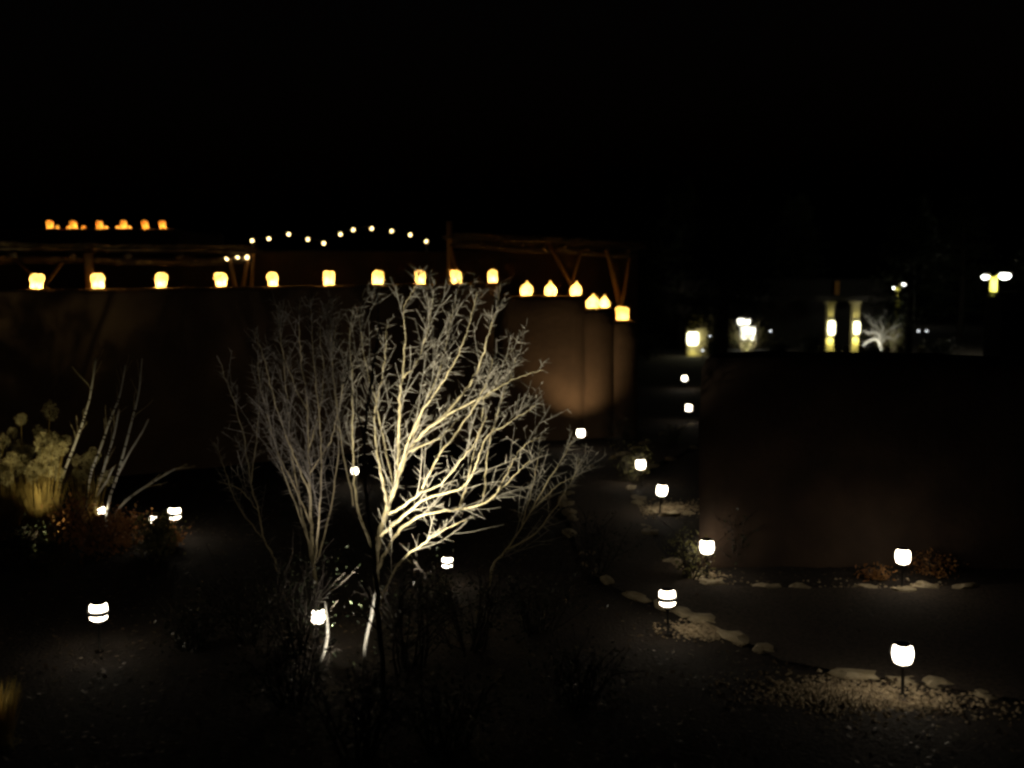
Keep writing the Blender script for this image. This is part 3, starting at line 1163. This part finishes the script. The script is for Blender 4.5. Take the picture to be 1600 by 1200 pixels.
grass_clump('golden tall grass with the densest cluster of pale seed heads', gloc(66, 15.4),
            [at(a, b, 15.4 + c) for a, b, c in ((66, 693, 0), (84, 690, .2), (102, 688, .3), (98, 702, 0), (82, 704, -.1), (70, 715, -.2), (84, 722, 0), (60, 728, .1), (74, 735, -.2), (90, 740, .1), (52, 740, .2))], 420, 1.15, 1)
grass_clump('golden tall grass with seed heads at the left edge of the photo', gloc(8, 15.6),
            [at(a, b, 15.6 + c) for a, b, c in ((4, 690, .2), (18, 714, -.1), (6, 730, 0), (22, 730, .2), (12, 748, -.2), (-8, 712, 0), (-4, 740, .2), (36, 724, .3))], 420, 1.05, 2)
grass_clump('tall grass whose seed heads stand highest and dimmest', gloc(46, 16.4),
            [at(a, b, 16.4 + c) for a, b, c in ((33, 655, 0), (79, 642, .1), (60, 674, 0), (68, 682, .2), (20, 676, .2), (44, 706, 0), (30, 700, 0))], 200, 1.2, 3)
grass_clump('thin tall grass behind the aspen stems', gloc(135, 16.3),
            [at(a, b, 16.3 + c) for a, b, c in ((119, 720, 0), (146, 712, .1), (138, 722, .2), (128, 745, 0), (166, 748, .1), (120, 738, 0))], 160, 1.0, 4)

b0 = atz(2, 1160, 0)
grass_clump('pale grass tuft in the bottom left corner of the photo', (b0.x - .05, b0.y, 0),
            [at(a, b, b0.y + c) for a, b, c in ((4, 1135, 0), (22, 1180, .0), (6, 1165, -.1), (-12, 1150, 0), (14, 1192, -.1))], 260, .55, 5, .3)
uplight('spotlight at the foot of the seed head grasses', (at(70, 830, 13.4).x, 13.4, .0), (at(56, 700, 15.5).x, 15.5, 1.4), 230, (1.0, .84, .46), 46, 1.0)
uplight('added fill spotlight at the aspen feet', (at(150, 840, 15.55).x, 15.55, .0), (at(162, 720, 16.2).x, 16.25, 1.0), 12, (1.0, .9, .68), 56, 1.0)  # added to brighten the stems, since leaves block the lamp there
uplight('spotlight buried in the nearest dark shrub below the tree', (-1.33, 8.45, .05), (-1.66, 9.75, .5), 170, (1.0, .9, .75), 40, .8)
uplight('spotlight by the corner grass tuft at lower left', (b0.x - .5, b0.y - .25, .0), (b0.x, b0.y, .45), 22, (1.0, .85, .5), 70, .9)

# ------------------------------------------------------------------ aspens
AS = [
    ([(80, 850), (91, 767), (102, 733), (117, 694), (130, 658), (141, 618), (150, 560)], None, 'leftmost aspen stem, beside the seed heads'),
    ([(130, 850), (135, 792), (138, 762), (144, 733), (157, 700), (173, 654), (187, 618), (196, 570)], None, 'aspen stem with broken pale bands, second from the left'),
    ([(140, 850), (142, 825), (150, 777), (157, 750), (167, 717), (178, 680), (186, 640)], [(150, 777), (165, 754), (178, 730)], 'short forked aspen stem behind the half hidden lamp'),
    ([(162, 850), (171, 781), (184, 742), (194, 704), (207, 654), (217, 612), (222, 560)], [(184, 742), (202, 708), (221, 677), (232, 655)], 'tall forked aspen stem right of the half hidden lamp'),
    ([(160, 835), (190, 790), (217, 767), (257, 742), (275, 732)], None, 'aspen stem leaning far over to the right'),
]
for i, (pl, fork, lab) in enumerate(AS):
    Y = 16.1 + .12 * i
    o = thing('aspen', lab, 'tree', (at(*pl[0], Y).x, Y, 0), group='aspen stems')
    P = smooth([at(a, c, Y) for a, c in pl], 6)
    n = len(P)
    b = MB()
    b.tube(P, [.026 - .014 * k / (n - 1) for k in range(n)], 10)
    if fork:
        P2 = smooth([at(a, c, Y) for a, c in fork], 6)
        b.tube(P2, [.02 - .01 * k / (len(P2) - 1) for k in range(len(P2))], 8)
    tr = under(b.build('trunk', M_aspen), o)
    # branch shadows across the stem, put in as thin raised dark rings
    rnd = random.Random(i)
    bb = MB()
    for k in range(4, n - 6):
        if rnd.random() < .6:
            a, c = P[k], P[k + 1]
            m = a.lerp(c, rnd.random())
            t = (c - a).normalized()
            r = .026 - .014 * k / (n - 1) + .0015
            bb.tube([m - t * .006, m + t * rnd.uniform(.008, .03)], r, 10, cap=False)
    bk = under(bb.build('shadow_bands', M_darkbark), o)
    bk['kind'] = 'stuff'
    tw = MB()
    for k in range(8):
        s = rnd.randint(n // 2, n - 2)
        t = (P[s + 1] - P[s]).normalized()
        grow(tw, P[s], t + rand_perp(t, rnd) * .5, rnd.uniform(.2, .5), .006, rnd, 0, .3, False)
    under(tw.build('crown', M_bark, smooth=False), o)

# ------------------------------------------------------------------ dark garden wall at right
db = thing('garden_wall', 'tall dark adobe garden wall along the right side of the path', 'wall', (8, 14.5, 0))
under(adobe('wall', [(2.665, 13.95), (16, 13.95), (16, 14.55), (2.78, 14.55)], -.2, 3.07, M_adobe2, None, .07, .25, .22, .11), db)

# ------------------------------------------------------------------ far porch building
FY = 62.0


def fx(px, Y=FY): return at(px, 500, Y).x


pb = thing('porch_building', 'far stucco building with yellow lit porch pillars', 'building', (fx(1250), FY + 3, 0))
under(adobe('back_wall', [(fx(1040), FY + 4), (fx(1425), FY + 4), (fx(1425), FY + 8), (fx(1040), FY + 8)], -.3, 4.6, M_black, None, .04, 1.0), pb)
rf = MB()
rf.box((fx(1275), FY + 2.0, 3.35), (fx(1400) - fx(1150), 4.6, .35))
under(rf.build('porch_roof', M_black, smooth=False), pb)
for px in (1296, 1336):
    b = MB()
    b.box((fx(px), FY, 1.6), (.42, .42, 3.2))
    b.box((fx(px), FY, 3.1), (.62, .55, .16))
    b.box((fx(px), FY, .1), (.56, .56, .3))
    under(b.build('pillar', M_stucco, smooth=False), pb)
# left wing wall with a lit lamp
under(adobe('wing_wall', [(fx(1060), FY - 3.2), (fx(1099), FY - 3.2), (fx(1099), FY - 2.6), (fx(1060), FY - 2.6)], -.3, 2.5, M_stucco, None, .03, .5), pb)
# window
wx = fx(1166, FY + 3.9)
b = MB()
b.box((wx, FY + 3.9, 1.3), (1.9, .16, 2.4))
wf = under(b.build('window', M_black, smooth=False), pb)
for dx, dz, sx, sz in ((-.2, 1.78, .8, .36), (.1, 1.0, .95, .85)):
    b = MB()
    b.box((wx + dx, FY + 3.79, dz), (sx, .05, sz))
    b.build('pane', M_glass_lit, wf, smooth=False)
# upper lit window slot
b = MB()
b.box((fx(1306, FY + 3.9), FY + 3.9, 4.0), (.3, .14, .9))
under(b.build('lit_slot', mat('amber_niche', (.5, .25, .06), (.45, .2, .05), 3), None, smooth=False), pb)


def wall_lamp(label, loc, w, h, energy, color, lens):
    o = thing('wall_lamp', label, 'wall lamp', loc, group='porch lamps')
    b = MB()
    b.lathe([(.0, -h / 2), (w * .8, -h / 2), (w, -h * .3), (w, h * .3), (w * .8, h / 2), (0, h / 2)], 14)
    b.build('shade', lens, o)
    b = MB()
    b.box((0, w + .06, 0), (w * .8, .14, h * .5))
    b.build('bracket', M_metal, o, smooth=False)
    b = MB()
    b.lathe([(0, h / 2 + .06), (w * .7, h / 2 + .03), (w * 1.1, h / 2 + .005), (0, h / 2 + .002)], 14)
    b.build('cap', M_metal, o)
    for s in (-1, 1):
        l = light('porch_glow', 'SPOT', (0, -w * .2, s * (h / 2 + .1)), energy * (1 if s < 0 else .12), color, o, .08, spot_size=R(95), spot_blend=.6)
        l.rotation_euler = Vector((0, .4, s)).to_track_quat('-Z', 'Y').to_euler()
    return o


LY = (1.0, .93, .30)
M_porch = emit('porch_lamp_lens', (1.0, .95, .58), 6)
wall_lamp('round yellow wall lamp on the left porch pillar', (fx(1296), FY - .48, 1.55), .2, .85, 85, LY, M_porch)
wall_lamp('yellow wall lamp on the right porch pillar beside the white lit tree', (fx(1335), FY - .48, 1.55), .18, .75, 80, LY, M_porch)
wall_lamp('boxy white lamp on the wing wall left of the porch', (fx(1083, FY - 3.6), FY - 3.6, 1.05), .33, .75, 25, LY, M_porch)

# ---- small white-lit twisted tree by the porch
q0 = atz(1384, 551, .0)
GT = [
    ([(1377, 556), (1375, 538), (1368, 530), (1357, 533), (1348, 541), (1341, 544)], 58, 57.5, .15, .04, .5),
    ([(1376, 548), (1374, 526), (1368, 519), (1358, 521), (1350, 517), (1344, 519)], 58, 57.6, .09, .02, .9),
    ([(1375, 530), (1372, 514), (1362, 506), (1358, 497), (1350, 492)], 58, 58.3, .07, .02, .9),
    ([(1375, 528), (1380, 514), (1376, 502), (1381, 493)], 58, 58.4, .07, .02, .9),
    ([(1376, 532), (1388, 516), (1398, 512), (1408, 505)], 58, 58.6, .06, .02, .9),
    ([(1376, 538), (1386, 527), (1398, 530), (1404, 522)], 58, 58.2, .05, .02, .9),
]
traced_tree('twisted_tree', 'small twisted tree lit white beside the porch', (fx(1376, 58), 58, 0), GT, (M_aspen, M_aspen), 21, .22, (.5, 1.2), 1, .2)
uplight('spotlight under the small twisted tree by the porch', (fx(1362, 57), 56.6, 0), (fx(1372, 58), 58, 1.3), 260, (1, .97, .85), 90, .7)
uplight('spotlight under the shrub before the lit window', (fx(1165, 59.5), 59.0, 0), (fx(1166, 60), 60.5, 1.3), 170, (1, .97, .75), 90, .7)
shrub('window_shrub', 'twiggy shrub before the lit porch window', (fx(1168, 60.5), 60.5, 0), 2.6, 2.0, 30, 800, M_leaf_olive, M_bark, 201, .14)


shrub('porch_shrub', 'olive twiggy shrub behind the small white lit tree', (fx(1390, 59.2), 59.2, 0), 2.0, 1.9, 26, 700, M_leaf_olive, M_bark, 202, .14)

# ---- street lamps
def street_lamp(label, px, py, Y, w1, w2, tilt, energy):
    q = at(px, py, Y)
    o = thing('street_lamp', label, 'street lamp', (q.x, q.y, 0), group='far street lamps')
    b = MB()
    b.tube([(0, 0, 0), (0, 0, q.z - .1)], [.22, .19], 12)
    b.build('pole', M_white_metal, o)
    for s, w in ((-1, w1), (1, w2)):
        arm = MB()
        arm.tube([(0, 0, q.z - .12), (s * .35, 0, q.z + .02 + s * tilt)], .05, 8)
        arm.build('arm', M_white_metal, o)
        h = MB()
        hp = Vector((s * (.30 + w / 2), 0, q.z + .02 + s * tilt))
        h.box(hp + Vector((0, 0, .1)), (w, .4, .1))
        hd = h.build('head', M_metal, o, smooth=False)
        e = MB()
        e.lathe([(0, .05), (.8, .05), (1, -.06), (.7, -.2), (0, -.27)], 14)
        me = e.mesh('lens')
        me.transform(Matrix.Translation(hp) @ Matrix.Diagonal((w / 2, .19, 1.5 * w, 1)))
        mesh_obj('lens', me, M_head, hd)
    for s in (-1, 1):
        light('street_glow', 'POINT', (s * .55, -.75, q.z - .35), energy, (1, .98, .7), o, .1)


street_lamp('twin headed street lamp at far right, largest of the far lamps', 1553, 431, 60, .42, .70, .05, 120)
street_lamp('distant twin headed street lamp between the porch and the right lamp', 1403, 447, 105, .36, .5, .16, 30)
street_lamp('tiniest twin headed street lamp above the porch roof', 1204, 477, 150, .4, .6, .0, 25)

# dark kiosk in front of the right street lamp pole
ko = thing('dark_kiosk', 'black boxy kiosk in front of the right street lamp', 'kiosk', (at(1580, 500, 40).x, 40, 0))
b = MB()
b.box((0, 0, 1.85), (1.5, 1.4, 3.7))
b.build('body', M_black, ko, smooth=False)
b = MB()
b.box((0, 0, 3.78), (1.7, 1.6, .14))
b.build('roof', M_black, ko, smooth=False)

# bollards before the porch
for i, px in enumerate((1285, 1310, 1324, 1347, 1388, 1409, 1441)):
    x = fx(px, 54)
    o = thing('bollard', 'pale squat bollard before the porch, %s from the left' % ORD[i], 'bollard', (x, 54, 0), group='bollards before the porch')
    b = MB()
    b.lathe([(0, 0), (.17, 0), (.16, .72), (.19, .74), (.19, .8), (.1, .88), (0, .9)], 12)
    b.build('shaft', M_stucco, o)
# planters / low dark bushes before the porch
for i, (px, w, h, lab) in enumerate(((1268, 1.6, 1.5, 'round dark bush left of the porch pillars'), (1366, 1.2, .8, 'low dark bush under the white lit tree'), (1215, 1.2, 1.0, 'dark bush between window and porch pillars'), (1010, 2.2, 1.4, 'dark bush at the end of the path left of the porch'), (1120, 1.8, 1.3, 'dark bush right of the wing wall lamp'), (1470, 2.4, 1.3, 'dark bush right of the bollards'))):
    shrub('far_bush', lab, (fx(px, 55), 55, 0), w, h, 14, 900, M_leaf_dark, M_darkbark, 300 + i, .14, group='dark bushes before the porch', spur=False)


# ---- evergreen and bare trees in the back
def conifer(label, px, Y, h, w, seed):
    rnd = random.Random(seed)
    o = thing('evergreen_tree', label, 'tree', (fx(px, Y), Y, 0), group='evergreen trees behind the garden')
    t = MB()
    t.tube([(0, 0, -.2), (.1, 0, h * .4), (0, .1, h * .95)], [.26, .18, .04], 9)
    t.build('trunk', M_darkbark, o)
    c = MB()
    for k in range(150):
        f = rnd.random() ** .8
        z = h * (.2 + .78 * f)
        rr = w * (1 - f) ** .7 * rnd.uniform(.6, 1.1) + .3
        a = rnd.uniform(0, 6.283)
        d = Vector((math.cos(a), math.sin(a), rnd.uniform(-.1, .35)))
        tip = Vector((0, 0, z)) + d * rr
        c.tube([(0, 0, z), tip], [.03, .01], 4, cap=False)
        for j in range(42):
            s = rnd.uniform(.25, 1.05)
            q = Vector((0, 0, z)) + d * rr * s + Vector((rnd.gauss(0, .2), rnd.gauss(0, .2), rnd.gauss(0, .14)))
            dd = (d + Vector((rnd.gauss(0, .6), rnd.gauss(0, .6), rnd.gauss(0, .4)))).normalized()
            leaf_quad(c, q, dd, .09, rnd.uniform(.15, .34), rnd)
    c.build('crown', M_pine, o, smooth=False)


for px, Y, h, w, lab in ((965, 47, 9.5, 2.6, 'dark evergreen rising behind the stepped lantern wall'), (1060, 66, 11, 3.2, 'dark evergreen behind the wing wall lamp'),
                         (1128, 44, 8.6, 2.4, 'dark evergreen between the wing wall lamp and the lit window'), (1235, 70, 10.5, 3.2, 'dark evergreen above the porch roof'),
                         (1420, 56, 9, 2.6, 'dark evergreen right of the white lit tree'), (1500, 75, 11, 3.4, 'dark evergreen left of the right street lamp'), (1660, 52, 10, 3.0, 'dark evergreen at the right edge of the photo')):
    conifer(lab, px, Y, h, w, px)

# faint far garden lights
for i, (px, py, lab) in enumerate(((1435, 517, 'left of two tiny lights right of the porch'), (1448, 517, 'right of two tiny lights right of the porch'), (1204, 517, 'tiny light between the lit window and the porch'), (1109, 525, 'tiny light right of the boxy wing lamp'), (1098, 547, 'tiny low light right of the boxy wing lamp'))):
    q = at(px, py, 53.5)
    o = thing('stake_light', lab, 'stake light', (q.x, q.y, 0), group='tiny far stake lights')
    b = MB()
    b.tube([(0, 0, 0), (0, 0, q.z - .05)], .02, 6)
    b.build('stake', M_metal, o)
    b = MB()
    b.lathe([(0, q.z - .04), (.045, q.z - .03), (.045, q.z + .01), (0, q.z + .02)], 10)
    b.build('lens', M_lens_cool, o)
    b = MB()
    b.lathe([(.02, q.z + .025), (.12, q.z + .03), (.02, q.z + .07), (0, q.z + .072)], 10)
    b.build('cap', M_metal, o)
